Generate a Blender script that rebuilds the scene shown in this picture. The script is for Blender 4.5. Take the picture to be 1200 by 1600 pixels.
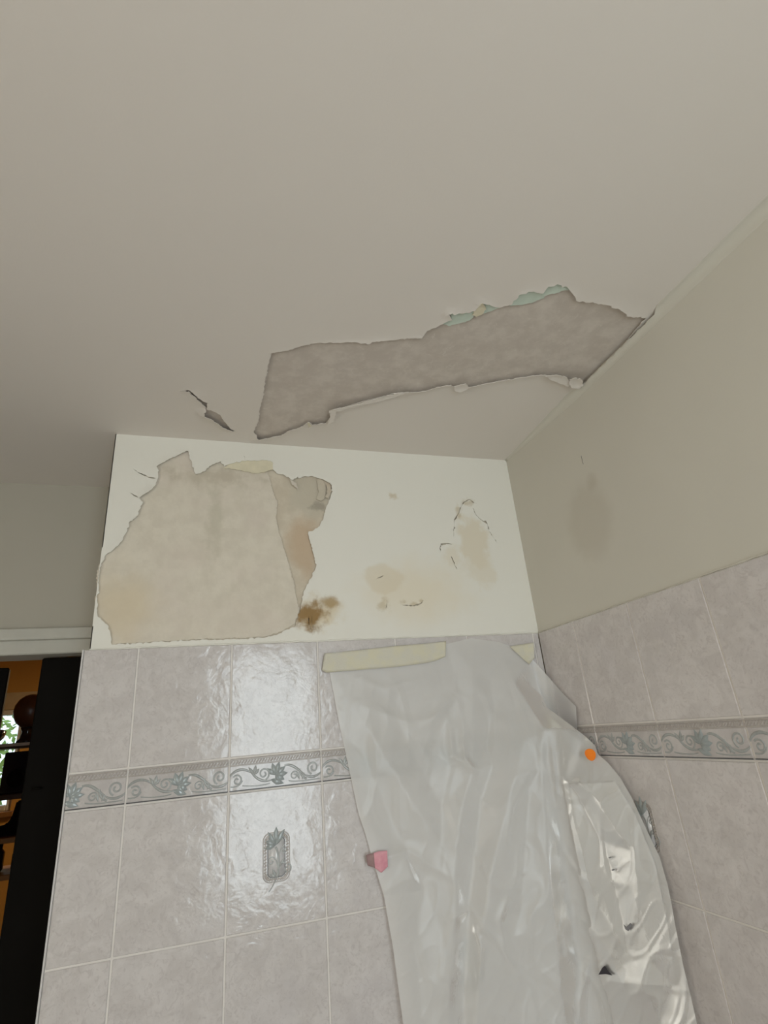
import bpy, bmesh, math, random
import numpy as np
from mathutils import Vector, Matrix
from mathutils.geometry import delaunay_2d_cdt
random.seed(7); rng = np.random.default_rng(5)
for o in list(bpy.data.objects): bpy.data.objects.remove(o)
S = bpy.context.scene; COL = S.collection
# ---------------------------------------------------------------- camera
F = 839.58; PITCH, ROLL, YAW = .3843, .08862, -.31751
ZT = 2.0                                   # top of the wall tiles above the floor
CAM = np.array([-.85139, -1.32202, ZT-.21465])
def Rm(p, r, y):
    cy, sy = math.cos(y), math.sin(y); cp, sp = math.cos(p), math.sin(p); cr, sr = math.cos(r), math.sin(r)
    return np.array([[cy,-sy,0],[sy,cy,0],[0,0,1]]) @ np.array([[1,0,0],[0,cp,-sp],[0,sp,cp]]) @ np.array([[cr,0,sr],[0,1,0],[-sr,0,cr]])
R = Rm(PITCH, ROLL, YAW)
cd = bpy.data.cameras.new('camera'); cam = bpy.data.objects.new('camera', cd); COL.objects.link(cam)
cd.sensor_fit = 'VERTICAL'; cd.sensor_height = 36; cd.lens = F/1600*36; cd.clip_start = .01
M4 = Matrix.Identity(4)
for i in range(3):
    M4[i][0], M4[i][1], M4[i][2], M4[i][3] = R[i,0], R[i,2], -R[i,1], CAM[i]
cam.matrix_world = M4; S.camera = cam
# ---------------------------------------------------------------- world, window light, exposure
w = bpy.data.worlds.new('world'); S.world = w; w.use_nodes = True
bg = w.node_tree.nodes['Background']; bg.inputs[0].default_value = (.80, .90, 1, 1); bg.inputs[1].default_value = 3.4
WX0, WX1, WZ0, WZ1, YR = -.84, -.12, .85, 2.40, -2.6     # the window in the wall behind the camera
ld = bpy.data.lights.new('window_daylight', 'AREA'); ld.shape = 'RECTANGLE'; ld.size = WX1-WX0-.06; ld.size_y = WZ1-WZ0-.06
ld.energy = 35; ld.color = (.89, .94, 1.0)
lo = bpy.data.objects.new('window_daylight', ld); COL.objects.link(lo)
lo.location = ((WX0+WX1)/2, YR-.22, (WZ0+WZ1)/2); lo.rotation_euler = (math.radians(90), 0, 0)   # shines towards +Y
LY0, LY1, LZ0, LZ1 = -2.45, -1.25, .85, 2.0                   # unseen window added in the left wall for warm fill light
l2 = bpy.data.lights.new('side_fill_light', 'AREA'); l2.shape = 'RECTANGLE'; l2.size = LZ1-LZ0-.06; l2.size_y = LY1-LY0-.06; l2.energy = 33; l2.color = (1.0, .81, .64)
lo2 = bpy.data.objects.new('side_fill_light', l2); COL.objects.link(lo2); lo2.location = (-2.35-.22, (LY0+LY1)/2, (LZ0+LZ1)/2); lo2.rotation_euler = (0, math.radians(-90), 0)
S.view_settings.view_transform = 'Standard'; S.view_settings.look = 'None'; S.view_settings.gamma = 1
S.view_settings.use_curve_mapping = False; S.view_settings.exposure = -0.78
# ---------------------------------------------------------------- helpers
ZC = ZT+.5419; YP = .005; YREC = .335
def hit(u, v, ax, val):
    d = R @ np.array([(u-600)/F, 1, -(v-800)/F]); t = (val-CAM[ax])/d[ax]; return CAM+t*d
def onwall(u, v): P = hit(u, v, 1, YP); return (P[0], P[2])
def onceil(u, v): P = hit(u, v, 2, ZC); return (P[0], P[1])
def tag(o, label=None, cat=None, group=None, kind=None):
    if label: o['label'] = label
    if cat: o['category'] = cat
    if group: o['group'] = group
    if kind: o['kind'] = kind
    return o
def mk(name, me, mat=None, parent=None, smooth=False):
    o = bpy.data.objects.new(name, me); COL.objects.link(o)
    if mat and not me.materials: me.materials.append(mat)
    if parent: o.parent = parent
    if smooth: me.polygons.foreach_set('use_smooth', [True]*len(me.polygons))
    return o
def empty(name, loc=(0,0,0)):
    o = bpy.data.objects.new(name, None); COL.objects.link(o); o.location = loc; o.empty_display_size = .05; return o
def mesh(name, V, Fc):
    me = bpy.data.meshes.new(name); me.from_pydata([tuple(map(float, v)) for v in V], [], [tuple(map(int, f)) for f in Fc]); me.update(); return me
def bm_mesh(name, bm):
    bmesh.ops.recalc_face_normals(bm, faces=bm.faces); me = bpy.data.meshes.new(name); bm.to_mesh(me); bm.free(); return me
def add_box(bm, a, b, bev=0, seg=1):
    g = bmesh.ops.create_cube(bm, size=1); vs = g['verts']
    for v in vs: v.co = Vector([(a[i]+b[i])/2+v.co[i]*(b[i]-a[i]) for i in range(3)])
    if bev:
        es = {e for v in vs for e in v.link_edges}
        bmesh.ops.bevel(bm, geom=list(es), offset=bev, segments=seg, affect='EDGES', profile=.5)
def box(name, a, b, mat, parent=None, bev=0, seg=1):
    bm = bmesh.new(); add_box(bm, a, b, bev, seg); return mk(name, bm_mesh(name, bm), mat, parent)
def lathe(name, prof, loc, mat, parent=None, n=24):
    bm = bmesh.new(); rings = []
    for r, z in prof: rings.append([bm.verts.new((loc[0]+r*math.cos(2*math.pi*k/n), loc[1]+r*math.sin(2*math.pi*k/n), loc[2]+z)) for k in range(n)])
    for a, b in zip(rings, rings[1:]):
        for k in range(n): bm.faces.new((a[k], a[(k+1)%n], b[(k+1)%n], b[k]))
    bm.faces.new(rings[0]); bm.faces.new(rings[-1])
    return mk(name, bm_mesh(name, bm), mat, parent, True)
# node materials
class NM:
    def __init__(s, name):
        s.m = bpy.data.materials.new(name); s.m.use_nodes = True; s.t = s.m.node_tree; s.N = s.t.nodes; s.L = s.t.links
        s.b = s.N['Principled BSDF']; s.out = s.N['Material Output']; s.g = None
    def n(s, typ, **kw):
        x = s.N.new(typ)
        for k, v in kw.items(): setattr(x, k, v)
        return x
    def put(s, sock, v):
        if hasattr(v, 'is_linked'): s.L.new(v, sock)
        else: sock.default_value = (*v, 1) if isinstance(v, (tuple, list)) and len(v) == 3 and sock.type == 'RGBA' else v
    def math(s, op, a, b=0., clamp=False):
        x = s.n('ShaderNodeMath', operation=op, use_clamp=clamp); s.put(x.inputs[0], a); s.put(x.inputs[1], b); return x.outputs[0]
    def vmath(s, op, a, b):
        x = s.n('ShaderNodeVectorMath', operation=op); s.put(x.inputs[0], a); s.put(x.inputs[1], b); return x.outputs['Value' if op in ('LENGTH','DISTANCE','DOT_PRODUCT') else 'Vector']
    def pos(s):
        if not s.g: s.g = s.n('ShaderNodeNewGeometry')
        return s.g.outputs['Position']
    def noise(s, scale, detail=4, rough=.55, vec=None, dist=0.):
        x = s.n('ShaderNodeTexNoise'); x.inputs['Scale'].default_value = scale; x.inputs['Detail'].default_value = detail
        x.inputs['Roughness'].default_value = rough; x.inputs['Distortion'].default_value = dist
        s.L.new(vec if vec is not None else s.pos(), x.inputs['Vector']); return x
    def ramp(s, v, a, b, lo=0., hi=1.):
        x = s.n('ShaderNodeMapRange', interpolation_type='SMOOTHSTEP'); s.put(x.inputs[0], v)
        for i, q in enumerate((a, b, lo, hi)): s.put(x.inputs[i+1], q)
        return x.outputs[0]
    def mix(s, f, a, b):
        x = s.n('ShaderNodeMix', data_type='RGBA'); s.put(x.inputs[0], f); s.put(x.inputs[6], a); s.put(x.inputs[7], b); return x.outputs[2]
    def bump(s, h, strength, dist=.002):
        x = s.n('ShaderNodeBump'); x.inputs['Strength'].default_value = strength; x.inputs['Distance'].default_value = dist
        s.put(x.inputs['Height'], h); s.L.new(x.outputs[0], s.b.inputs['Normal']); return x
    def blob(s, c, r, soft=.4, wob=.35, nscale=18, seed=0.):
        """mask: 1 inside an irregular patch of the wall around c with half sizes r (metres)"""
        d = s.vmath('SUBTRACT', s.pos(), tuple(c)); d = s.vmath('DIVIDE', d, tuple(r)); l = s.vmath('LENGTH', d, (0,0,0))
        q = s.vmath('ADD', s.pos(), (seed, seed*1.7, seed*.3)); nn = s.noise(nscale, 3, .6, q).outputs[0]
        l = s.math('ADD', l, s.math('MULTIPLY', s.math('SUBTRACT', nn, .5), wob*3.6)); return s.ramp(l, 1-soft, 1+.5*soft, 1., 0.)
    def fin(s, col, rough=.6, spec=.3, metal=0.):
        s.put(s.b.inputs['Base Color'], col); s.put(s.b.inputs['Roughness'], rough); s.b.inputs['Specular IOR Level'].default_value = spec
        s.b.inputs['Metallic'].default_value = metal; return s.m
def plain(name, col, rough=.6, spec=.3, metal=0., var=.08, scale=30):
    s = NM(name); nz = s.noise(scale).outputs[0]
    c2 = tuple(max(0, x*(1-var)) for x in col); c1 = tuple(min(1, x*(1+var)) for x in col)
    return s.fin(s.mix(nz, c2, c1), rough, spec, metal)
def wp(u, v): P = onwall(u, v); return (P[0], YP, P[1])
# ---------------------------------------------------------------- materials
WHITE = (.80, .775, .70)
s = NM('ceiling_paint'); c = s.mix(s.noise(2.2, 3).outputs[0], (.75, .70, .645), (.775, .725, .67)); s.bump(s.noise(240, 3).outputs[0], .12, .001); M_CEIL = s.fin(c, .75, .2)
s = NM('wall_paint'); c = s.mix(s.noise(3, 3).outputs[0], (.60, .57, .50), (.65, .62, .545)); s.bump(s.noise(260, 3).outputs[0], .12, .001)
c = s.mix(s.math('MULTIPLY', s.blob((0, -.30, 2.215), (.1, .085, .10), .4, .16, 22), .22), c, (.40, .345, .26))
c = s.mix(s.math('MULTIPLY', s.blob((0, -.345, 2.30), (.1, .02, .025), .6, .3, 30, 3.), .25), c, (.40, .345, .26))
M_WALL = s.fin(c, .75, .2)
s = NM('stained_wall_paint'); c = s.mix(s.noise(4, 3).outputs[0], (.79, .765, .695), (.82, .795, .725)); s.bump(s.noise(260, 3).outputs[0], .12, .001)
TAN = (.70, .60, .44)
def stain(s, c, u, v, ru, rv, col, k, soft=.5, wob=.4, ns=18, seed=0.):
    P = wp(u, v); return s.mix(s.math('MULTIPLY', s.blob(P, (ru, .1, rv), soft, wob, ns, seed), k), c, col)
c = stain(s, c, 655, 925, .16, .085, (.78, .70, .555), .75, .8, .35, 10)
c = stain(s, c, 600, 905, .055, .045, TAN, .5, .25, .3, 16, 1.)
c = stain(s, c, 740, 845, .048, .085, (.73, .655, .52), .8, .35, .45, 22, 2.)
c = stain(s, c, 752, 890, .05, .05, (.74, .67, .54), .6, .5, .5, 24, 2.6)
c = stain(s, c, 706, 868, .03, .03, (.74, .67, .54), .6, .5, .5, 26, 3.1)
c = stain(s, c, 500, 955, .05, .045, (.66, .53, .33), .75, .8, .5, 24, 4.)
c = stain(s, c, 486, 962, .042, .040, (.30, .18, .065), .95, .6, .6, 34, 5.)
c = stain(s, c, 516, 942, .022, .018, (.40, .27, .12), .8, .8, .6, 34, 6.)
for k, (u, v, a, b) in enumerate([(600, 946, .016, .016), (632, 941, .012, .006), (648, 944, .014, .005), (657, 939, .006, .008), (730, 785, .018, .010), (716, 800, .008, .02), (614, 775, .010, .012)]):
    c = stain(s, c, u, v, a, b, (.56, .46, .30), .6, .9, .9, 60, 7.+k)
M_STAIN = s.fin(c, .75, .2)
s = NM('bare_ceiling_plaster'); a = s.noise(28, 8, .65).outputs[0]; b_ = s.noise(5, 4).outputs[0]
c = s.mix(s.ramp(a, .35, .7), (.575, .515, .46), (.67, .61, .55)); c = s.mix(s.math('MULTIPLY', s.ramp(b_, .5, .75), .35), c, (.56, .495, .435))
c = s.mix(s.math('MULTIPLY', s.ramp(s.noise(45, 7, .75, None, 1.5).outputs[0], .56, .68), .6), c, (.72, .67, .61)); s.bump(a, .3, .003); M_BARE_C = s.fin(c, .85, .15)
s = NM('bare_wall_plaster'); a = s.noise(22, 8, .65).outputs[0]
c = s.mix(s.ramp(a, .35, .7), (.60, .525, .42), (.70, .63, .52)); c = s.mix(s.math('MULTIPLY', s.ramp(s.noise(6, 4).outputs[0], .5, .7), .5), c, (.60, .47, .36))
P = wp(478, 855); c = s.mix(s.math('MULTIPLY', s.blob(P, (.05, .1, .085), .5, .4, 14), .75), c, (.56, .42, .29))
P = wp(480, 775); c = s.mix(s.math('MULTIPLY', s.blob(P, (.07, .1, .06), .4, .4, 14, 2.), .8), c, (.56, .51, .415))
P = wp(497, 790); c = s.mix(s.math('MULTIPLY', s.blob(P, (.02, .1, .015), .7, .9, 40, 3.), .8), c, (.36, .32, .26))
s.bump(a, .5, .003); M_BARE_W = s.fin(c, .85, .15)
s = NM('old_skim_plaster'); a = s.noise(30, 8, .65).outputs[0]
c = s.mix(s.ramp(a, .3, .7), (.655, .595, .50), (.725, .665, .565)); c = s.mix(s.math('MULTIPLY', s.ramp(s.noise(5, 3).outputs[0], .45, .7), .5), c, (.665, .575, .505))
P = wp(190, 955); c = s.mix(s.math('MULTIPLY', s.blob(P, (.07, .1, .10), .9, .4, 12), .6), c, (.66, .55, .38))
P = wp(340, 745); c = s.mix(s.math('MULTIPLY', s.blob(P, (.10, .1, .03), .9, .9, 26, 2.), .6), c, (.47, .41, .32))
P = wp(335, 820); c = s.mix(s.math('MULTIPLY', s.blob(P, (.02, .1, .09), .9, .9, 26, 4.), .5), c, (.50, .46, .36))
s.bump(s.math('ADD', a, s.math('MULTIPLY', s.noise(140, 4).outputs[0], .4)), .4, .002); M_SKIM = s.fin(c, .85, .15)
M_MINT = plain('mint_old_paint', (.58, .66, .575), .8, .2, 0, .1, 60)
M_CREAM = plain('cream_old_paper', (.72, .66, .50), .8, .2, 0, .1, 60)
M_DKFLAKE = plain('paint_flake_back', (.66, .60, .52), .85, .2, 0, .12, 80)
def tilemat(name, c1, c2, c3):
    s = NM(name); tc = s.n('ShaderNodeTexCoord'); oi = s.n('ShaderNodeObjectInfo')
    k = s.n('ShaderNodeVectorMath', operation='SCALE'); s.put(k.inputs[0], (13., 29., 41.)); s.L.new(oi.outputs['Random'], k.inputs['Scale'])
    v = s.vmath('ADD', tc.outputs['Object'], k.outputs[0])
    a = s.noise(26, 8, .66, v, .8).outputs[0]; b = s.noise(75, 6, .62, v, 1.8).outputs[0]; d = s.noise(9, 3, .5, v).outputs[0]
    c = s.mix(s.ramp(a, .36, .66), c1, c2); c = s.mix(s.math('MULTIPLY', s.ramp(b, .50, .66), .55), c, c3); c = s.mix(s.math('MULTIPLY', s.ramp(d, .5, .75), .25), c, (.58, .55, .565))
    h = s.math('ADD', s.math('MULTIPLY', s.noise(24, 2, .5, v, .8).outputs[0], 1.), s.math('MULTIPLY', s.noise(95, 3, .6, v, 1.).outputs[0], .22))
    s.bump(h, .26, .004); return s.fin(c, s.ramp(b, .3, .7, .07, .15), .5)
M_TILE = tilemat('marbled_glazed_tile', (.57, .53, .515), (.645, .605, .59), (.485, .44, .43))
M_BORDER = tilemat('glazed_border_tile', (.50, .465, .455), (.58, .545, .53), (.47, .43, .425))
M_GROUT = plain('light_grout', (.74, .70, .66), .8, .2, 0, .1, 40)
M_TRIM = plain('white_edge_trim', (.66, .64, .63), .4, .4)
def gloss(name, col, rough=.12): return plain(name, col, rough, .6, 0, .22, 160)
M_RELIEF = gloss('grey_glazed_relief', (.36, .37, .36)); M_FLOWER = gloss('blue_grey_glaze', (.33, .36, .36)); M_PENCIL = gloss('dark_glaze_line', (.10, .10, .105))
M_ROPE = gloss('taupe_glazed_relief', (.44, .40, .37), .18); M_INNER = gloss('pale_glaze', (.66, .645, .65), .15)
# ---------------------------------------------------------------- torn paint films
def resample(pts, step):
    """closed outline of (x, y, lift, reach): evenly cut, with a ragged edge"""
    out = []
    n = len(pts)
    for i in range(n):
        a, b = np.array(pts[i], float), np.array(pts[(i+1) % n], float); m = max(1, int(np.hypot(*(b-a)[:2])/step)); nn = (b-a)[:2]; L = np.hypot(*nn) or 1; nn = np.array([-nn[1], nn[0]])/L
        for k in range(m):
            q = a+(b-a)*k/m
            if k: q[:2] += nn*(rng.normal(0, .25*step)+.0011*math.sin(k*2.3*step/.0045+i*1.7)*math.sin(k*.9+i))
            out.append(q)
    return np.array(out)
def inpoly(P, poly):
    x, y = P[:, 0], P[:, 1]; r = np.zeros(len(P), bool); n = len(poly)
    for i in range(n):
        x1, y1 = poly[i][:2]; x2, y2 = poly[(i+1) % n][:2]
        c = ((y1 > y) != (y2 > y)); r ^= c & (x < (x2-x1)*(y-y1)/((y2-y1) or 1e-12)+x1)
    return r
def film(name, to3, outer, holes, thick, mat, parent, step=.0045, grid=.16, base=0., edge_is_outer=False):
    """a paint layer of real thickness; outer: [(x,y)] ; holes: [[(x,y,lift,reach)]] ; to3(x,y,h) -> 3D, h towards the room"""
    H = [resample(h, step) for h in holes]; V = []; E = []; bnd = []
    def loop(p):
        k = len(V); V.extend([tuple(q[:2]) for q in p]); E.extend([(k+i, k+(i+1) % len(p)) for i in range(len(p))])
    if edge_is_outer: outer4 = resample(outer, step); loop(outer4); bnd.append(outer4)
    else:
        o4 = []
        for i, q in enumerate(outer):
            a, b = np.array(q[:2], float), np.array(outer[(i+1) % len(outer)][:2], float); m = max(1, int(np.hypot(*(b-a))/.03)); o4 += [(*(a+(b-a)*k/m), 0, .01) for k in range(m)]
        outer4 = np.array(o4); loop(outer4)
    for h in H: loop(h); bnd.append(h)
    A = np.concatenate(bnd) if bnd else np.zeros((0, 4)); lo, hi = outer4[:, :2].min(0), outer4[:, :2].max(0)
    cand = []
    if len(A):
        for q in A[::2]:                                          # a finer net of points around the torn edge
            for rr in (.006, .012, .022, .04):
                t = rng.uniform(0, 6.28); cand.append((q[0]+rr*math.cos(t), q[1]+rr*math.sin(t)))
    xs = np.arange(lo[0]+grid/2, hi[0], grid); ys = np.arange(lo[1]+grid/2, hi[1], grid); cand += [(x, y) for x in xs for y in ys]
    cand = np.array(cand); keep = inpoly(cand, outer4)
    for h in H: keep &= ~inpoly(cand, h)
    cand = cand[keep]
    if len(A) and len(cand):
        dd = np.min(np.hypot(cand[:, None, 0]-A[None, :, 0], cand[:, None, 1]-A[None, :, 1]), 1); cand = cand[dd > .0035]
    V += [tuple(q) for q in cand]
    r = delaunay_2d_cdt([Vector(q) for q in V], E, [], 0, 1e-6); V2 = np.array([tuple(q) for q in r[0]]); T = np.array([t for t in r[2]])
    cen = V2[T].mean(1); ok = inpoly(cen, outer4)
    for h in H: ok &= ~inpoly(cen, h)
    T = T[ok]; hgt = np.full(len(V2), base)
    for bd in bnd:
        D = np.hypot(V2[:, None, 0]-bd[None, :, 0], V2[:, None, 1]-bd[None, :, 1]); j = D.argmin(1); d = D[np.arange(len(V2)), j]
        reach = np.maximum(bd[j, 3], 1e-4); hgt = np.maximum(hgt, base+bd[j, 2]*np.clip(1-d/reach, 0, 1)**1.7)
    # both faces and the broken edge
    n = len(V2); W3 = [to3(*V2[i], hgt[i]) for i in range(n)]+[to3(*V2[i], hgt[i]-thick) for i in range(n)]
    fs = [tuple(t) for t in T]+[(t[2]+n, t[1]+n, t[0]+n) for t in T]; cnt = {}
    for t in T:
        for a, b in ((t[0], t[1]), (t[1], t[2]), (t[2], t[0])): cnt[(a, b)] = cnt.get((a, b), 0)+1
    for a, b in cnt:
        if (b, a) not in cnt: fs.append((b, a, a+n, b+n))
    me = mesh(name, W3, fs); bm = bmesh.new(); bm.from_mesh(me); bmesh.ops.recalc_face_normals(bm, faces=bm.faces)
    for f in bm.faces: f.smooth = True
    for e in bm.edges:
        if len(e.link_faces) == 2 and e.calc_face_angle(0) > .8: e.smooth = False
    bm.to_mesh(me); bm.free(); return mk(name, me, mat, parent)
TF = .0014; GAP = .0038                                                          # paint film thickness
ceil3 = lambda x, y, h: (x, y, ZC-h)
wall3 = lambda x, z, h: (x, YP-h, z)
def zpts(ox, oy, sc, L, proj, lift=.003, reach=.015):
    out = []
    for q in L:
        x, y = proj(ox+q[0]*sc, oy+q[1]*sc); out.append((x, y, q[2]*.00055 if len(q) > 2 else lift, q[3]*.001 if len(q) > 3 else reach))
    return out
# ---------------------------------------------------------------- structure: ceiling
XL = -2.35                                                          # left wall of the bathroom
XB = -1.117                                                         # left edge of the projecting wall
bm = bmesh.new(); add_box(bm, (XL-.1, YR-.1, ZC+TF+GAP), (.12, YREC+.12, ZC+.14))
ceiling = tag(mk('ceiling', bm_mesh('ceiling', bm), M_BARE_C), 'white ceiling with a long torn patch of bare plaster', kind='structure')
Z1 = (380, 420, .54167)
hole_c = zpts(*Z1, [(45,490,10,22),(30,468,2,10),(45,440,1,8),(48,405,1,8),(58,370,1,8),(65,310,1,8),(72,275,1,8),(82,242,1.5,10),(130,236,1,10),(160,225,1,10),(215,213,1,10),(260,213),(320,210),(365,215,5,14),(372,208,5,14),(430,205),(460,200),(515,200),
  (530,178,2,14),(580,155,3,16),(603,146,4,12),(590,128,7,14),(655,126,2,12),(672,115,3,10),(690,98,4,12),(715,105,3,12),(740,112,1,10),(775,103,1,10),(795,75),(830,65),(865,70),(880,50),(905,43),(935,52),(950,70),(965,93),(1000,97,2,12),(1050,103,3,16),(1085,115,4,20),(1112,135,5,18),(1160,141,2,10),
  (1138,168,1,8),(1093,225,1,8),(1043,285,1,8),(996,343,2,8),(970,338,7,18),(940,330,9,22),(905,318,7,22),(870,303,7,20),(840,306,6,20),(800,310,6,20),(760,318,7,22),(700,327,8,22),(660,337,8,20),(622,350,5,16),(600,332,6,18),(560,337,9,22),(530,348,8,20),(500,352,9,24),(470,350,12,26),
  (430,355,11,26),(400,365,9,24),(350,378,8,22),(310,390,8,20),(268,402,8,20),(256,420,9,20),(238,442,8,20),(200,447,8,18),(187,440,4,12),(165,455,7,20),(130,465,8,20),(110,478,8,20),(80,483,9,22)], onceil, .0015, .010)
Z7 = (260, 580, .15833)
hole_s = zpts(*Z7, [(128,199,1,10),(190,189,2,14),(230,184,3,18),(290,235,5,24),(360,288,5,24),(410,310,3,20),(402,345,4,16),(398,375,2,14),(440,382,2,14),(500,405,3,16),(545,450,3,18),(600,525,4,20),(640,568,4,18),(675,585,2,14),
  (655,587,6,16),(600,560,12,26),(520,510,14,30),(440,448,15,32),(374,427,13,26),(392,380,9,20),(388,346,6,16),(330,295,5,20),(270,240,4,18),(225,199,3,14)], onceil)
hole_d = zpts(*Z7, [(812,712,2,6),(822,702,2,6),(834,704,2,6),(828,714,2,6),(817,722,2,6)], onceil)
# the ceiling meets the wall at Y = YP
film('paint_layer', ceil3, [(XL, YR), (YP-.0001, YR), (YP-.0001, YP), (XB, YP), (XB, YREC), (XL, YREC)], [hole_c, hole_s, hole_d], TF, M_CEIL, ceiling)
# scraps of older layers along the torn edge of the ceiling
def scrap(name, pts, proj, to3, base, thick, mat, parent, org, lift=.001):
    o = film(name, to3, zpts(*org, pts, proj, lift, .012), [], thick, mat, parent, .004, .03, base, True)
    lb = {'mint_paint_scrap': 'pale mint green old paint', 'cream_paper_scrap': 'cream coloured old paper', 'skim_layer': 'bare beige skim plaster'}.get(name)
    if lb: o['label'] = lb
    return o
UB = -.0012
scrap('mint_paint_scrap', [(575,160),(600,140),(590,120),(655,118),(668,128),(664,142),(640,156),(592,166)], onceil, ceil3, -.0022, .0014, M_MINT, ceiling, Z1)
scrap('mint_paint_scrap', [(690,92),(716,98),(752,108),(722,121),(696,130),(680,134)], onceil, ceil3, -.0022, .0014, M_MINT, ceiling, Z1)
scrap('cream_paper_scrap', [(660,132),(672,110),(690,97,5,8),(699,110,4,8),(692,128,3,8),(672,138)], onceil, ceil3, -.0001, .0012, M_CREAM, ceiling, Z1)
scrap('mint_paint_scrap', [(768,108),(792,68),(830,58),(864,64),(870,72),(868,86),(838,98),(800,106)], onceil, ceil3, -.0022, .0014, M_MINT, ceiling, Z1)
scrap('mint_paint_scrap', [(862,80),(878,44),(905,36),(938,46),(945,60),(905,71)], onceil, ceil3, -.0022, .0014, M_MINT, ceiling, Z1)
# loose flakes hanging from the lower torn edge
def flake(name, pts, proj, to3, base, mat, parent, org, lifts): return film(name, to3, zpts(*org, pts, proj, lifts, .02), [], .0013, mat, parent, .004, .02, base, True)
flake('paint_flake', [(247,402),(270,396),(320,385),(390,366),(440,352),(478,347),(440,361),(392,373),(330,388),(290,398),(268,404),(262,430),(240,446),(250,420)], onceil, ceil3, .006, M_CEIL, ceiling, Z1, .003)
flake('paint_flake', [(868,300),(900,297),(930,303),(940,318),(936,331),(905,320),(880,309)], onceil, ceil3, .006, M_CEIL, ceiling, Z1, .004)
flake('paint_flake', [(938,308),(955,302),(975,308),(978,322),(966,334),(944,332),(937,322)], onceil, ceil3, .009, M_CEIL, ceiling, Z1, .004)
flake('paint_flake', [(606,330),(640,322),(652,333),(625,348),(610,344)], onceil, ceil3, .007, M_CEIL, ceiling, Z1, .003)
flake('paint_flake', [(186,436),(192,437),(196,447),(188,450)], onceil, ceil3, .008, M_CREAM, ceiling, Z1, .001)
def corner_cove():
    """the papered cove between ceiling and right wall; torn through where the ceiling paint has come away"""
    ys = list(np.arange(YR, -.72, .08))+list(np.arange(-.72, -.34, .004))+list(np.arange(-.34, YP, .03))+[YP]; P = []
    for y in ys:
        r = .006+.013*min(1, max(0, (-y-.05)/.3)); torn = min(1, max(0, (y+.672)/.022))*min(1, max(0, (-.383-y)/.012)); k = 1-torn*(.50+.03*math.sin(y*190)+.02*math.sin(y*430))
        P.append([(YP-r+r*math.cos(math.pi/2*k*q/8)-.0002-.004*torn*(q/8)**3, y, ZC-r+r*math.sin(math.pi/2*k*q/8)-.0002) for q in range(9)])
    o = grid_obj('corner_cove', np.array(P), M_WALL, wall_right); m = o.modifiers.new('thickness', 'SOLIDIFY'); m.thickness = .0013; m.offset = -1
# ---------------------------------------------------------------- structure: projecting back wall
wall_back = tag(box('wall_back', (XB+.002, YP+TF+GAP, 0), (.12, YREC+.11, ZC+.012), M_BARE_W), 'projecting tiled wall with bare peeling plaster above the tiles', kind='structure')
box('paint_return', (XB, YP, 0), (XB+.0019, YREC, ZC+.012), M_WALL, wall_back)
Z2 = (130, 580, .35833)
hole_w = zpts(*Z2, [(125,1192,1,8),(118,1140,1.5,10),(105,1105,2,10),(80,1085,2,10),(62,1060,2,12),(60,1000,1,8),(68,940,1,8),(65,885,1.5,10),(85,830,1.5,10),(100,800,1.5,10),(130,780,3,14),(165,745,4,16),(185,710,4,16),(205,655,4,16),(240,630,4,16),(250,590,4,14),(262,572,5,16),
  (245,555,9,20),(285,530,10,24),(318,497,6,20),(325,472,5,16),(330,435,5,16),(320,418,8,18),(370,390,8,20),(455,350,8,18),(470,390,4,18),(490,450,3,14),(530,438,4,14),(550,415,4,14),(600,395,6,16),(615,418,3,12),(640,405,2,12),(700,392,2,10),(800,388,2,10),(824,395,2,10),(828,430,2,10),
  (845,447,2,10),(872,450,2,10),(907,475,3,12),(940,461,1.5,10),(990,458,1.5,10),(1050,475,2,10),(1080,493,2,10),(1088,525,2,10),(1070,565,2,10),(1058,600,1.5,10),(1045,650,1.5,10),(1020,685,2,10),(980,707,1.5,10),(990,750,1.5,10),(1005,800,2,10),(1016,850,2,10),(1000,890,2,10),(975,930,1.5,10),(960,970,1.5,10),(952,1010,2,10),(945,1045,2,10),
  (930,1085,1.5,8),(922,1115,1.5,8),(880,1130,2,8),(865,1142,2,8),(800,1160,1,8),(700,1168,1,8),(500,1173,1,8),(300,1182,1,8)], onwall, .0015, .01)
def crack(org, pts, wd, proj=onwall, lift=3, reach=12):
    a = [(x, y+wd*(math.sin(math.pi*i/(len(pts)-1))+.12), lift, reach) for i, (x, y) in enumerate(pts)]
    b = [(x, y-wd*(math.sin(math.pi*i/(len(pts)-1))+.12), lift*.3, reach) for i, (x, y) in enumerate(pts)]
    return zpts(*org, a+b[::-1], proj)
ck1 = crack(Z2, [(218,425),(245,445),(285,464),(316,468)], 2.2)
ck2 = crack(Z2, [(205,532),(222,543),(240,552)], 2.5)
ck3 = crack(Z2, [(700,368),(706,376),(700,388)], 1.5, lift=1, reach=6)
Z3 = (450, 680, .45833)
ck4 = crack(Z3, [(565,352),(563,330),(568,305),(565,290),(582,265),(588,248),(600,228),(618,219),(634,232)], 2.0, lift=2.5, reach=10)
ck5 = crack(Z3, [(630,248),(640,272),(662,292),(678,300),(684,325),(700,350),(714,368)], 2.0, lift=2.5, reach=10)
ck6 = crack(Z3, [(518,400),(520,372),(545,370),(560,372)], 2.2, lift=2, reach=8)
ck7 = crack(Z3, [(556,412),(564,432),(576,458)], 1.8, lift=2, reach=8)
ck8 = crack(Z3, [(66,655),(72,640),(70,622)], 3, lift=4, reach=10)
ck9 = crack(Z3, [(300,492),(312,486),(325,478)], 1.4, lift=1, reach=8)
ck10 = crack(Z3, [(380,572),(398,580),(430,582),(452,575),(462,562)], 1.8, lift=2, reach=8)
ck11 = crack(Z3, [(333,560),(338,575),(330,600)], 1.8, lift=2, reach=8)
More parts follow.
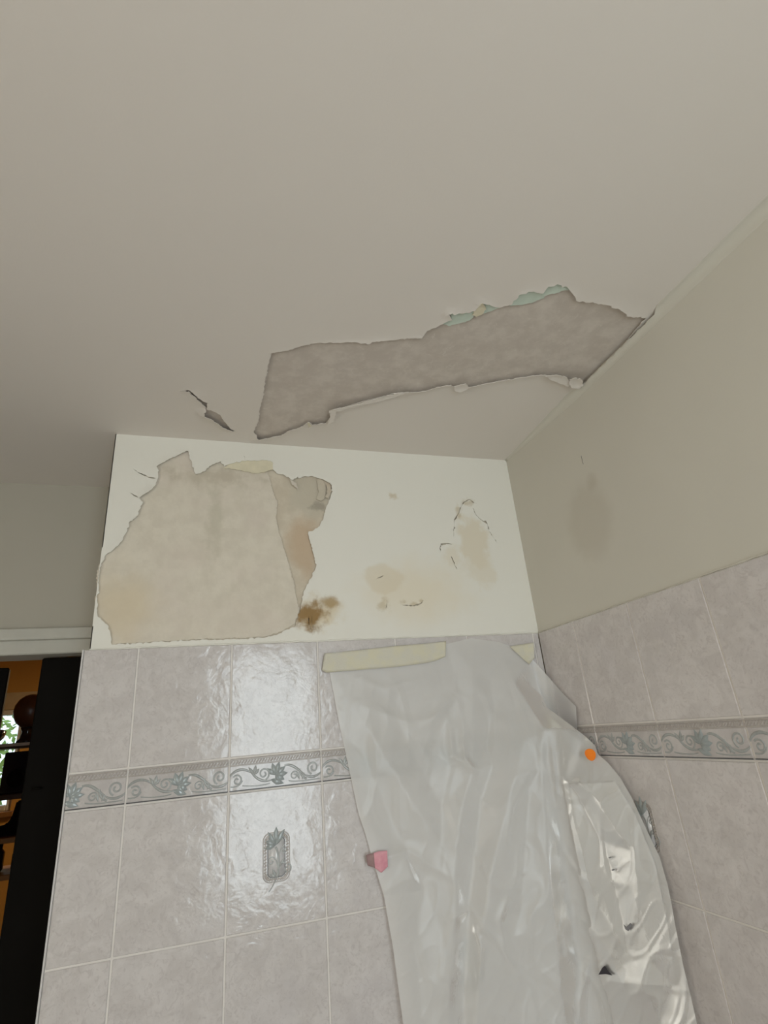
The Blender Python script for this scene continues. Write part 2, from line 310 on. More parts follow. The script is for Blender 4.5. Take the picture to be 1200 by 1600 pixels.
film('paint_layer', wall3, [(XB, ZT-.01), (YP-.0001, ZT-.01), (YP-.0001, ZC), (XB, ZC)], [hole_w, ck1, ck2, ck3, ck4, ck5, ck6, ck7, ck8, ck9, ck10, ck11], TF, M_STAIN, wall_back)
scrap('skim_layer', [(122,1190),(98,1105),(70,1088),(54,1062),(50,1000),(58,940),(56,885),(74,825),(110,765),(160,730),(190,640),(235,600),(235,545),(310,470),(310,410),(360,375),(465,335),(490,435),(540,420),(600,380),(640,425),(720,436),(805,440,3.5,9),(826,515,3.5,9),(846,570,3.5,9),(840,640,3.5,9),(850,690,3.5,9),(872,760,3.5,9),(900,850,3.5,9),(920,930,3.5,9),(942,1045),(925,1100),(870,1132),(800,1155),(700,1163),(500,1168)], onwall, wall3, -.0036, .0014, M_SKIM, wall_back, Z2, .0004)
scrap('cream_paper_scrap', [(612,420),(640,402),(700,386),(800,382),(826,388),(830,428,4,10),(800,438,4,10),(760,447,4,10),(720,440,4,10),(660,427,3,10)], onwall, wall3, -.0020, .0012, M_CREAM, wall_back, Z2)
scrap('paper_scrap', [(1018,478),(1030,470),(1050,480),(1058,520),(1052,556),(1036,566),(1016,556),(1026,520)], onwall, wall3, -.0030, .0012, M_BARE_W, wall_back, Z2, .002)
scrap('paper_scrap', [(1060,492),(1078,500),(1084,524),(1066,560),(1056,552),(1064,520)], onwall, wall3, -.0030, .0012, M_BARE_W, wall_back, Z2, .003)
scrap('paint_flake', [(900,474),(912,480),(930,492),(934,522),(922,508),(908,492)], onwall, wall3, .001, .001, M_DKFLAKE, wall_back, Z2, .003)
scrap('paint_flake', [(936,458),(950,457),(952,468),(938,470)], onwall, wall3, .0005, .001, M_STAIN, wall_back, Z2, .002)
scrap('paint_flake', [(984,1075),(990,1072),(992,1100),(1002,1125),(1012,1132),(996,1128),(985,1104)], onwall, wall3, .001, .0012, M_STAIN, wall_back, Z2, .004)
scrap('paint_flake', [(1032,1010),(1040,1008),(1040,1040),(1033,1050)], onwall, wall3, .0005, .0012, M_STAIN, wall_back, Z2, .003)
# ---------------------------------------------------------------- other walls, floor
wall_right = tag(box('wall_right', (YP, YR-.1, 0), (.12, YP+TF, ZC+.012), M_WALL), 'beige painted right wall with tiles below', kind='structure')
s = NM('floor_tiles'); br = s.n('ShaderNodeTexBrick'); br.offset = 0; br.inputs['Scale'].default_value = 3.3; br.inputs['Brick Width'].default_value = 1; br.inputs['Row Height'].default_value = 1
br.inputs['Mortar Size'].default_value = .01; br.inputs['Color1'].default_value = (.46,.41,.38,1); br.inputs['Color2'].default_value = (.43,.385,.36,1); br.inputs['Mortar'].default_value = (.5,.47,.44,1)
s.L.new(s.pos(), br.inputs['Vector']); M_FLOOR = s.fin(br.outputs[0], .3, .4)
tag(box('floor', (-4.2, YR-.1, -.1), (.12, 4.2, 0), M_FLOOR), 'beige tiled floor', kind='structure')
wlf = tag(box('wall_left', (XL-.1, YR-.1, 0), (XL, LY0, ZC+.012), M_WALL), 'plain painted left wall with an added fill window', kind='structure')
box('wall_panel', (XL-.1, LY1, 0), (XL, YREC, ZC+.012), M_WALL, wlf); box('wall_panel', (XL-.1, LY0, 0), (XL, LY1, LZ0), M_WALL, wlf); box('wall_panel', (XL-.1, LY0, LZ1), (XL, LY1, ZC+.012), M_WALL, wlf)
wr = tag(box('wall_rear', (XL, YR-.12, 0), (WX0, YR, ZC+.012), M_WALL), 'painted wall with the window behind the viewer', kind='structure')
box('wall_panel', (WX1, YR-.12, 0), (YP, YR, ZC+.012), M_WALL, wr); box('wall_panel', (WX0, YR-.12, 0), (WX1, YR, WZ0), M_WALL, wr); box('wall_panel', (WX0, YR-.12, WZ1), (WX1, YR, ZC+.012), M_WALL, wr)
M_PVC = plain('white_window_frame', (.8, .8, .79), .3, .5)
def glass(name, tint=(.95, .98, .97)):
    s = NM(name); t = s.n('ShaderNodeBsdfTransparent'); t.inputs[0].default_value = (*tint, 1); g = s.n('ShaderNodeBsdfGlossy'); g.inputs['Roughness'].default_value = .02
    x = s.n('ShaderNodeMixShader'); x.inputs[0].default_value = .06; s.L.new(t.outputs[0], x.inputs[1]); s.L.new(g.outputs[0], x.inputs[2]); s.L.new(x.outputs[0], s.out.inputs[0]); return s.m
M_GLASS = glass('window_glass')
win = tag(empty('window_1', (0, 0, 0)), 'white framed window behind the viewer', kind='structure')
def winframe(win, x0, x1, z0, z1, y0, y1, fr=.05, mull=True):
    box('frame_post', (x0, y0, z0), (x0+fr, y1, z1), M_PVC, win, .004); box('frame_post', (x1-fr, y0, z0), (x1, y1, z1), M_PVC, win, .004)
    box('frame_rail', (x0+fr, y0, z0), (x1-fr, y1, z0+fr), M_PVC, win, .004); box('frame_rail', (x0+fr, y0, z1-fr), (x1-fr, y1, z1), M_PVC, win, .004)
    if mull: box('mullion', ((x0+x1)/2-fr/2, y0+.002, z0+fr), ((x0+x1)/2+fr/2, y1-.002, z1-fr), M_PVC, win, .004)
    box('pane', (x0+fr, (y0+y1)/2-.003, z0+fr), (x1-fr, (y0+y1)/2+.003, z1-fr), M_GLASS, win)
winframe(win, WX0, WX1, WZ0, WZ1, YR-.11, YR-.05, .045, False)
w3 = tag(empty('fill_window', (0, 0, 0)), 'unseen white framed window added in the left wall for fill light', kind='structure')
for a, b in ((LY0, LY0+.045), (LY1-.045, LY1)): box('frame_post', (XL-.09, a, LZ0), (XL-.03, b, LZ1), M_PVC, w3, .004)
for a, b in ((LZ0, LZ0+.045), (LZ1-.045, LZ1)): box('frame_rail', (XL-.09, LY0+.045, a), (XL-.03, LY1-.045, b), M_PVC, w3, .004)
box('pane', (XL-.063, LY0+.045, LZ0+.045), (XL-.057, LY1-.045, LZ1-.045), M_GLASS, w3)
# recess wall with the doorway
ZH = ZT+.046; DX0 = -2.05
M_RECESS_SHADE = plain('shaded_beige_recess_paint', (.485, .45, .38), .75, .2, 0, .03, 4)  # dimness of the recess put into a darker beige paint colour
wl = tag(box('wall_recess', (XL, YREC, ZH+.06), (XB+.001, YREC+.11, ZC+.012), M_RECESS_SHADE), 'wall painted in a shade tone above the doorway in the recess', kind='structure')
box('wall_panel', (XL, YREC, 0), (DX0, YREC+.11, ZH+.06), M_RECESS_SHADE, wl)
M_DOORTRIM = plain('grey_white_door_trim', (.55, .53, .47), .45, .4)
tr = tag(box('trim_1', (DX0-.02, YREC-.020, ZT+.082), (XB-.001, YREC+.0, ZT+.113), M_DOORTRIM, None, .004, 2), 'white moulded door lintel in the recess', kind='structure')
box('lining', (DX0, YREC-.006, ZT+.046), (XB-.001, YREC+.10, ZT+.086), M_DOORTRIM, tr, .003)
# ---------------------------------------------------------------- wall tiles
G = .0034
def tile_mesh(name, x0, x1, z0, z1, dep=.0075, bev=.0012):
    bm = bmesh.new(); add_box(bm, (x0+G/2, 0, z0+G/2), (x1-G/2, dep, z1-G/2), bev, 1); return bm_mesh(name, bm)
ZBT, ZBB = ZT-.2437, ZT-.3117
ROWS = [(ZBT, ZT)]; z = ZBB
while z > .01: ROWS.append((max(0, z-.2497), z)); z -= .2497
def rot_r(o, flip):                                                 # onto the right wall: local x runs towards the viewer
    if flip: o.rotation_euler = (0, 0, -math.pi/2)
# relief meshes, local: x across from tile left, z up from tile bottom, y towards the wall
def tube2(bm, pts, rad, flat=.55, n=6):
    pts = [Vector((p[0], 0, p[1])) for p in pts]; rings = []
    for i, p in enumerate(pts):
        t = (pts[min(i+1, len(pts)-1)]-pts[max(i-1, 0)]).normalized(); s_ = Vector((-t.z, 0, t.x)); r = rad(i/(len(pts)-1)) if callable(rad) else rad
        rings.append([bm.verts.new(p+s_*(r*math.cos(a))+Vector((0, -1, 0))*(r*flat*math.sin(a))) for a in [math.pi*k/(n-1) for k in range(n)]])
    for a, b in zip(rings, rings[1:]):
        for k in range(n-1): bm.faces.new((a[k], a[k+1], b[k+1], b[k]))
def bez(p0, p1, p2, p3, n=10): return [tuple((1-t)**3*p0[i]+3*(1-t)**2*t*p1[i]+3*(1-t)*t*t*p2[i]+t**3*p3[i] for i in (0, 1)) for t in [k/n for k in range(n+1)]]
def spiral(c, r0, a0, turns, n=22, dirn=1): return [(c[0]+r0*(1-.8*t)*math.cos(a0+dirn*turns*2*math.pi*t), c[1]+r0*(1-.8*t)*math.sin(a0+dirn*turns*2*math.pi*t)) for t in [k/n for k in range(n+1)]]
def petal(bm, base, ang, L, wd, hgt=.0035):
    c, s_ = math.cos(ang), math.sin(ang); prof = [(0, .12), (.2, .6), (.45, 1), (.7, .75), (.88, .3), (1, 0)]; l, m, r = [], [], []
    for t, k in prof:
        for lst, side, h in ((l, 1, .0004), (m, 0, hgt*(.35+.65*math.sin(math.pi*min(1, t+.12)))), (r, -1, .0004)):
            x = base[0]+c*t*L-s_*side*k*wd/2; z_ = base[1]+s_*t*L+c*side*k*wd/2; lst.append(bm.verts.new((x, -h, z_)))
    for i in range(5):
        for a, b in ((l, m), (m, r)): bm.faces.new((a[i], b[i], b[i+1], a[i+1]))
def rel(fn, x0=0, x1=.2):
    def make(name):
        bm = bmesh.new(); fn(bm)
        for co, no in (((x0+G/2, 0, 0), (-1, 0, 0)), ((x1-G/2, 0, 0), (1, 0, 0))):
            bmesh.ops.bisect_plane(bm, geom=list(bm.verts)+list(bm.edges)+list(bm.faces), plane_co=co, plane_no=no, clear_outer=True)
        me = bpy.data.meshes.new(name); 
        if not bm.verts: bm.free(); return None
        bm.to_mesh(me); bm.free(); me.polygons.foreach_set('use_smooth', [True]*len(me.polygons)); return me
    return make
BH = ZBT-ZBB
def f_rope(bm):
    tube2(bm, [(.0, BH-.0045), (.2, BH-.0045)], .0016); tube2(bm, [(.0, BH-.0155), (.2, BH-.0155)], .0016)
    k = 0; x = .003
    while x < .198:
        tube2(bm, [(x-.0022, BH-.0130), (x+.0012, BH-.0095), (x+.0030, BH-.0065)], .0017, .9, 5); x += .0062
def f_line(bm): add_box(bm, (0, -.0012, .0022), (.2, .001, .0042))
def f_scroll(bm):
    T = lambda t: .0012+.0016*math.sin(math.pi*min(1, t*.9+.1))
    tube2(bm, bez((.000, .030), (.014, .049), (.034, .046), (.048, .034)), T); tube2(bm, bez((.048, .034), (.060, .020), (.072, .014), (.090, .017)), T)
    tube2(bm, spiral((.073, .031), .0125, -1.2, 1.4), .0017); tube2(bm, spiral((.017, .023), .011, 2.4, 1.3, dirn=-1), .0017)
    tube2(bm, bez((.004, .012), (.014, .010), (.024, .012), (.028, .022)), .0014); tube2(bm, bez((.028, .012), (.05, .008), (.07, .008), (.086, .011)), .0012)
    tube2(bm, bez((.118, .043), (.136, .047), (.148, .030), (.164, .019)), T); tube2(bm, bez((.164, .019), (.176, .012), (.190, .014), (.200, .024)), T)
    tube2(bm, spiral((.181, .033), .0135, -1.9, 1.4, dirn=-1), .0018); tube2(bm, spiral((.139, .021), .009, .5, 1.3), .0015)
    tube2(bm, bez((.150, .034), (.150, .024), (.156, .016), (.166, .012)), .0022); tube2(bm, bez((.126, .012), (.14, .008), (.16, .008), (.195, .010)), .0012)
    for a, L in ((2.2, .020), (1.35, .020), (.75, .016)): petal(bm, (.052, .031), a, L, .0075, .0025)
    petal(bm, (.150, .012), 1.9, .020, .006, .002); petal(bm, (.156, .012), 1.2, .014, .006, .002)
def f_flower(bm):
    for a, L, wd in ((2.45, .024, .011), (1.85, .026, .012), (1.25, .028, .012), (.62, .027, .012), (.08, .027, .012), (-.5, .022, .013), (-1.0, .018, .011)): petal(bm, (.098, .026), a, L, wd, .0042)
    petal(bm, (.088, .018), -.35, .030, .013, .004)
def decor_frame(bm):
    def rr(x0, x1, z0, z1, r, n=5):
        p = []
        for cx_, cz_, a in ((x1-r, z1-r, 0), (x0+r, z1-r, 90), (x0+r, z0+r, 180), (x1-r, z0+r, 270)):
            for k in range(n+1): t = math.radians(a+90*k/n); p.append((cx_+r*math.cos(t), cz_+r*math.sin(t)))
        return p+[p[0]]
    tube2(bm, rr(.072, .126, .078, .166, .014), .0012, .6)
    p = rr(.0765, .1215, .0825, .1615, .011)
    for i in range(len(p)-1):
        L = math.dist(p[i], p[i+1]); m = max(1, int(L/.0055))
        for k in range(m):
            q = [p[i][j]+(p[i+1][j]-p[i][j])*(k+.5)/m for j in (0, 1)]; tube2(bm, [(q[0]-.0022, q[1]-.0018), (q[0]+.0022, q[1]+.0018)], .0018, .8, 5)
def decor_line(bm):
    pts = [(.0815, .1525), (.0815, .0915), (.0875, .0865), (.110, .0865), (.1165, .0915), (.1165, .1500), (.111, .157), (.100, .157)]
    tube2(bm, pts, .0009, .8, 5)
def decor_panel(bm): add_box(bm, (.0815, -.0004, .0865), (.1165, .001, .157))
def decor_stem(bm):
    tube2(bm, bez((.083, .062), (.094, .072), (.104, .090), (.1035, .112)), lambda t: .0008+.0013*t); tube2(bm, bez((.1035, .112), (.103, .128), (.101, .134), (.097, .140)), .0022)
    tube2(bm, spiral((.0885, .115), .0085, .2, 1.2), .0014); tube2(bm, bez((.103, .098), (.101, .110), (.099, .115), (.097, .118)), .0014)
    tube2(bm, bez((.105, .100), (.110, .112), (.114, .112), (.119, .106)), .0014); tube2(bm, spiral((.121, .098), .009, 1.6, 1.2, dirn=-1), .0016)
    tube2(bm, bez((.104, .122), (.106, .135), (.112, .140), (.117, .142)), .0013); tube2(bm, spiral((.115, .132), .006, 1.0, 1.2, dirn=-1), .0013)
    for a, L in ((2.55, .017), (2.05, .020), (1.2, .014)): petal(bm, (.099, .084), a, L, .007, .0025)
    petal(bm, (.105, .104), .9, .018, .006, .0025)
def decor_flower(bm):
    for a, L, wd in ((3.3, .024, .011), (2.72, .025, .011), (2.1, .030, .012), (1.5, .034, .013), (.95, .034, .013)): petal(bm, (.097, .143), a, L, wd, .004)
REL = {}
def reliefs(key, x0, x1, parts):
    if key not in REL: REL[key] = [(n, rel(fn, x0, x1)(n), m) for n, fn, m in parts]
    return REL[key]
B_PARTS = [('rope_band', f_rope, M_ROPE), ('base_line', f_line, M_PENCIL), ('scroll', f_scroll, M_RELIEF), ('flower', f_flower, M_FLOWER)]
D_PARTS = [('inner_panel', decor_panel, M_INNER), ('bead_frame', decor_frame, M_ROPE), ('frame_line', decor_line, M_PENCIL), ('stem', decor_stem, M_RELIEF), ('flower', decor_flower, M_FLOWER)]
TM = {}
def lay(wall, place, cols, decor, flip):
    for ci, (a, b, full0) in enumerate(cols):                       # a..b along the wall; full0: where the uncut tile begins
        for ri, (z0, z1) in enumerate(ROWS):
            k = (round(b-a, 4), round(z1-z0, 4))
            if k not in TM: TM[k] = tile_mesh('tile', 0, k[0], 0, k[1])
            o = mk('tile', TM[k], M_TILE, wall); o.location = place(a, z0); rot_r(o, flip)
            if (ci, ri) in decor:
                for n, me, m in reliefs('decor', 0, .2, D_PARTS):
                    r_ = mk(n, me, m, o)
        k = ('b', round(b-a, 4))
        if k not in TM: TM[k] = tile_mesh('border_tile', 0, b-a, 0, BH)
        o = mk('border_tile', TM[k], M_BORDER, wall); o.location = place(a, ZBB); rot_r(o, flip)
        key = ('b', round(a-full0, 4), round(b-full0, 4))
        for n, me, m in reliefs(key, a-full0, b-full0, B_PARTS):
            if me is None: continue
            r_ = mk(n, me, m, o); r_.location = (-(a-full0), 0, 0)
X1 = -1.0176; XT = -1.127
cols = [(XT, X1, X1-.2)]+[(X1+.2*i, X1+.2*(i+1), X1+.2*i) for i in range(5)]+[(X1+1.0, 0, X1+1.0)]
lay(wall_back, lambda a, z_: (a, 0, z_), cols, {(2, 1), (4, 2), (5, 4)}, False)
R1 = .1601
colsR = [(0.0, R1, R1-.2)]+[(R1+.2*i, R1+.2*(i+1), R1+.2*i) for i in range(12)]
lay(wall_right, lambda a, z_: (0, -a, z_), colsR, {(1, 1), (4, 2), (7, 1)}, True)
box('grout', (XT+.001, .0016, 0), (-.0005, YP+TF+GAP, ZT-.0012), M_GROUT, wall_back); box('grout', (.0016, YR, 0), (YP, -.0005, ZT-.0012), M_GROUT, wall_right)
box('edge_trim', (XT-.003, -.001, 0), (XT+.0005, .012, ZT), M_TRIM, wall_back, .0008)
# ragged plaster bead where paint meets the tiles
def bead(name, p0, p1, mat, parent, r=.0022, n=90):
    bm = bmesh.new(); P0, P1 = Vector(p0), Vector(p1); rings = []
    for i in range(n+1):
        p = P0.lerp(P1, i/n)+Vector((0, 0, random.uniform(-.0011, .0011))); rr = r*random.uniform(.35, 1.15)
        d = (P1-P0).normalized(); s_ = d.cross(Vector((0, 0, 1)))
        rings.append([bm.verts.new(p+(s_*math.cos(t)+Vector((0, 0, 1))*math.sin(t))*rr) for t in [2*math.pi*k/6 for k in range(6)]])
    for a, b in zip(rings, rings[1:]):
        for k in range(6): bm.faces.new((a[k], a[(k+1) % 6], b[(k+1) % 6], b[k]))
    mk(name, bm_mesh(name, bm), mat, parent, True)
bead('joint_bead', (XB, .0035, ZT+.0008), (0, .0035, ZT+.0008), M_STAIN, wall_back); bead('joint_bead', (.0035, 0, ZT+.0008), (.0035, YR, ZT+.0008), M_WALL, wall_right, n=200)
Pc = hit(908, 712, 0, YP); Pd = hit(909, 727, 0, YP); box('hairline_crack', (YP-.0004, Pc[1]-.0005, Pd[2]), (YP+.001, Pc[1]+.0005, Pc[2]), M_PENCIL, wall_right)
# ---------------------------------------------------------------- plastic sheet
def polydist(U, V, pts):
    d = np.full(U.shape, 1e9); tt = np.zeros(U.shape); n = len(pts)-1
    for i in range(n):
        (x1, y1), (x2, y2) = pts[i], pts[i+1]; L2 = (x2-x1)**2+(y2-y1)**2; t = np.clip(((U-x1)*(x2-x1)+(V-y1)*(y2-y1))/L2, 0, 1)
        q = np.hypot(U-x1-t*(x2-x1), V-y1-t*(y2-y1)); m = q < d; d = np.where(m, q, d); tt = np.where(m, (i+t)/n, tt)
    return d, tt
def ss(x, a, b): t = np.clip((x-a)/(b-a), 0, 1); return t*t*(3-2*t)
_W = rng.uniform(-1, 1, (40, 4))
def wav(U, V, scale, seed):
    r = np.random.default_rng(seed); o = 0
    for k in range(9):
        a = r.uniform(0, 6.28); f = r.uniform(.6, 1.6)/scale; o = o+np.sin((U*math.cos(a)+V*math.sin(a))*f*6.28+r.uniform(0, 6.28))
    return o/9
def offset_field(U, V):
    """how far the film stands off the tiles (metres), drawn over the photo's outline of the sheet"""
    d = control(U, V)
    for pts, amp, wd in RIDGES:
        q, t = polydist(U, V, pts); env = np.sin(math.pi*np.clip(t, .02, .98))**.5; d = d+amp*.0014*env*np.exp(-(q/wd)**1.6)
    cr = lambda sc, sd, st, k: 1-np.minimum(1, np.abs(wav(U, V*st, sc, sd))*k)
    d = d+(.0022*cr(150, 21, .25, 5.)+.0016*cr(95, 22, .5, 6)+.0006*cr(50, 23, .6, 6)+.0008*wav(U, V, 60, 8))*ss(V, 1030, 1090)
    return np.maximum(.0035, d)
LV, LU = zip(*[(1000,509),(1020,511),(1040,513),(1130,530),(1200,545),(1270,560),(1310,573),(1335,580),(1400,600),(1480,614),(1600,630),(1760,650)])
RV, RU = zip(*[(1000,824),(1033,828),(1070,840),(1105,854),(1130,888),(1150,914),(1165,930),(1178,934),(1192,950),(1215,969),(1246,987),(1285,1005),(1340,1031),(1382,1043),(1406,1048),(1456,1057),(1511,1068),(1555,1079),(1600,1089),(1760,1128)])
RIDGES = [([(700,1120),(708,1180),(738,1204)], 4, 6), ([(722,1150),(727,1185),(742,1206)], 5, 5), ([(560,1100),(640,1130),(705,1115)], 3, 9), ([(640,1150),(680,1120),(712,1085)], 3, 8), ([(585,1345),(640,1330),(700,1370)], 3, 8),
  ([(880,1225),(905,1222),(925,1240)], 3, 5), ([(860,1150),(866,1200),(872,1260)], 4, 4), ([(700,1440),(735,1420),(770,1470)], 3, 6), ([(920,1500),(908,1560),(905,1640)], 5, 6), ([(740,1440),(752,1480),(748,1540)], 4, 5), ([(795,1400),(780,1440),(790,1480)], 3, 6),
  ([(830,1200),(800,1260),(790,1330)], 2, 5), ([(560,1060),(600,1075),(660,1060)], 2, 7)]
# how far the film stands off the walls at its folds (photo point, millimetres); straight runs between them are flat facets
FOLDS = [[(511,1015,4),(560,1012,4),(620,1006,4),(697,1000,5),(738,990,6),(780,996,5),(815,1004,4),(836,1020,4)],
  [(500,1000,4),(522,1130,5),(537,1200,6),(552,1270,8),(572,1335,12),(592,1400,20),(606,1480,26),(622,1600,30),(642,1770,32)],
  [(836,1020,4),(852,1065,5),(868,1100,6),(902,1128,6),(940,1158,6),(962,1190,7),(998,1244,8),(1016,1283,8),(1040,1338,8),(1056,1404,14),(1078,1511,20),(1100,1600,22),(1140,1770,24)],
  [(740,1050,14),(741,1110,20),(740,1160,26),(738,1205,32),(722,1260,36),(714,1320,34),(712,1400,31),(705,1500,29),(700,1620,28),(698,1770,28)],
  [(765,1060,11),(768,1110,18),(760,1165,24)], [(786,1030,10),(804,1065,26),(828,1105,50),(850,1141,76)], [(858,1120,46),(848,1085,16)], [(715,1080,8),(700,1130,9),(705,1180,14),(690,1260,11)],
  [(738,1205,32),(770,1196,38),(795,1180,54),(820,1158,68),(850,1141,76),(876,1139,58),(912,1160,26)],
  [(850,1141,76),(846,1200,80),(852,1280,80),(862,1400,76),(880,1600,68),(890,1770,64)],
  [(820,1158,68),(806,1215,67),(785,1290,62),(768,1360,55),(755,1450,47),(745,1600,42),(740,1770,42)],
  [(828,1230,67),(820,1320,60),(815,1420,54),(800,1470,50),(812,1570,50),(808,1770,50)], [(752,1250,28),(742,1330,23),(732,1420,20),(725,1550,20),(720,1770,20)],
  [(511,1040,5),(575,1140,13),(610,1195,19),(650,1262,24),(688,1318,20)], [(620,1120,6),(655,1200,8),(690,1260,11)], [(570,1180,6),(590,1230,6),(625,1310,8),(660,1385,10),(650,1480,18),(660,1600,22),(670,1770,24)], [(600,1320,12),(645,1368,20),(672,1412,16)],
  [(876,1139,58),(888,1220,67),(902,1300,66),(925,1400,62),(945,1530,56),(950,1770,52)], [(866,1225,69),(878,1320,65),(893,1420,61),(910,1550,55),(918,1770,52)],
  [(905,1190,46),(925,1240,50),(945,1270,49),(966,1302,42)], [(912,1262,46),(938,1312,40),(965,1400,40),(985,1500,42)], [(990,1330,32),(1000,1420,36),(1015,1500,36),(1030,1600,36),(1050,1770,36)], [(790,1478,52),(830,1530,52),(885,1602,66)], [(945,1534,56),(1000,1536,46),(1050,1540,26)]]
def build_control():
    P, E, H = [], [], []
    for line in FOLDS:
        k = len(P); P += [Vector(q[:2]) for q in line]; H += [q[2] for q in line]; E += [(k+i, k+i+1) for i in range(len(line)-1)]
    r = delaunay_2d_cdt(P, E, [], 0, 1e-4); vs = np.array([tuple(q) for q in r[0]]); hs = np.zeros(len(vs))
    A_ = np.array([tuple(q) for q in P]); H = np.array(H, float)
    for i, q in enumerate(vs):
        dd = np.hypot(*(A_-q).T); j = np.argsort(dd)[:2]; hs[i] = H[j[0]] if dd[j[0]] < .01 else (H[j]/dd[j]).sum()/(1/dd[j]).sum()
    return vs, hs, np.array([t for t in r[2] if len(t) == 3])
u0, v0, cs = 490, 985, 2.5; gu = np.arange(u0, 1150, cs); gv = np.arange(v0, 1775, cs); GU, GV = np.meshgrid(gu, gv); HG = np.full(GU.shape, np.nan)
vs_, hs_, tr_ = build_control()
for t in tr_:
    (x1, y1), (x2, y2), (x3, y3) = vs_[t]; den = (y2-y3)*(x1-x3)+(x3-x2)*(y1-y3)
    if abs(den) < 1e-9: continue
    a = ((y2-y3)*(GU-x3)+(x3-x2)*(GV-y3))/den; b = ((y3-y1)*(GU-x3)+(x1-x3)*(GV-y3))/den; m = (a >= -1e-6) & (b >= -1e-6) & (a+b <= 1+1e-6); HG = np.where(m, a*hs_[t[0]]+b*hs_[t[1]]+(1-a-b)*hs_[t[2]], HG)
HG = np.where(np.isnan(HG), 6., HG)
for _ in range(2):
    Q = np.pad(HG, 1, mode='edge'); HG = (Q[:-2, 1:-1]+Q[2:, 1:-1]+Q[1:-1, :-2]+Q[1:-1, 2:]+2*HG)/6
def control(U, V):
    x = np.clip((U-u0)/cs, 0, len(gu)-1.001); y = np.clip((V-v0)/cs, 0, len(gv)-1.001); i, j = x.astype(int), y.astype(int); a, b = x-i, y-j
    return .001*((HG[j, i]*(1-a)+HG[j, i+1]*a)*(1-b)+(HG[j+1, i]*(1-a)+HG[j+1, i+1]*a)*b)
def surf(U, V, D):
    """points where the view through U,V meets the surface standing D off the two walls (rounded in the corner)"""
    d = np.stack([(U-600)/F, np.ones_like(U), -(V-800)/F], -1) @ R.T; K = .05
    def sd(t):
        P = CAM+t[..., None]*d; a = -P[..., 0]; b = -P[..., 1]; h = np.clip(.5+.5*(b-a)/K, 0, 1); return b*(1-h)+a*h-K*h*(1-h), P
    lo = np.full(U.shape, .2); hi = np.full(U.shape, 3.)
    for _ in range(42):
        mid = (lo+hi)/2; v, P = sd(mid); m = v > D; lo = np.where(m, mid, lo); hi = np.where(m, hi, mid)
    return sd((lo+hi)/2)[1]
def grid_obj(name, P, mat, parent=None):
    h, w_ = P.shape[:2]; I = np.arange(h*w_).reshape(h, w_); fs = np.stack([I[:-1, :-1], I[:-1, 1:], I[1:, 1:], I[1:, :-1]], -1).reshape(-1, 4)
    return mk(name, mesh(name, P.reshape(-1, 3), fs), mat, parent, True)
corner_cove()
def plastic(name, tr=.10, tint=(.90, .885, .86)):
    s = NM(name); a = s.n('ShaderNodeBsdfTransparent'); df = s.n('ShaderNodeBsdfDiffuse'); tl = s.n('ShaderNodeBsdfTranslucent'); gl = s.n('ShaderNodeBsdfGlossy'); gl.inputs['Roughness'].default_value = .31
    nz = s.noise(9, 4).outputs[0]; c = s.mix(nz, tuple(x*.93 for x in tint), tint); s.put(df.inputs[0], c); s.put(tl.inputs[0], c); gl.inputs[0].default_value = (1, 1, 1, 1)
    bp = s.n('ShaderNodeBump'); bp.inputs['Strength'].default_value = .10; bp.inputs['Distance'].default_value = .003; s.put(bp.inputs['Height'], s.noise(55, 3, .5, None, 1.2).outputs[0])
    for q in (df, gl): s.L.new(bp.outputs[0], q.inputs['Normal'])
    def mx(f, x, y):
        m = s.n('ShaderNodeMixShader'); s.put(m.inputs[0], f); s.L.new(x, m.inputs[1]); s.L.new(y, m.inputs[2]); return m.outputs[0]
    fr = s.n('ShaderNodeFresnel'); fr.inputs[0].default_value = 1.45; s.L.new(bp.outputs[0], fr.inputs['Normal'])
    body = mx(.26, df.outputs[0], tl.outputs[0]); body = mx(tr, body, a.outputs[0]); s.L.new(mx(s.math('MULTIPLY', fr.outputs[0], .7, True), body, gl.outputs[0]), s.out.inputs[0]); return s.m
M_FILM = plastic('milky_plastic_film', .27); M_FILM2 = plastic('milky_plastic_film_loose', .30)
sheet = tag(empty('plastic_sheet', (-.25, -.05, 1.2)), 'crumpled milky plastic sheet taped over the tiled corner', 'plastic sheet')
bpy.context.view_layer.update()
def under(o, p): o.parent = p; o.matrix_parent_inverse = Matrix.Translation(-Vector(p.location)); return o
nu, nv = 240, 320
sv = np.linspace(0, 1, nv)[:, None]; su = np.linspace(0, 1, nu)[None, :]
topv = np.interp(su, [0, .3, .6, .72, .86, 1], [1022, 1014, 1006, 997, 1003, 1022]); V = topv+(1752-topv)*sv; V = V+0*su
Lu = np.interp(V, LV, LU); Ru = np.interp(V, RV, RU); U = Lu+(Ru-Lu)*su
under(grid_obj('film', surf(U, V, offset_field(U, V)), M_FILM), sheet)
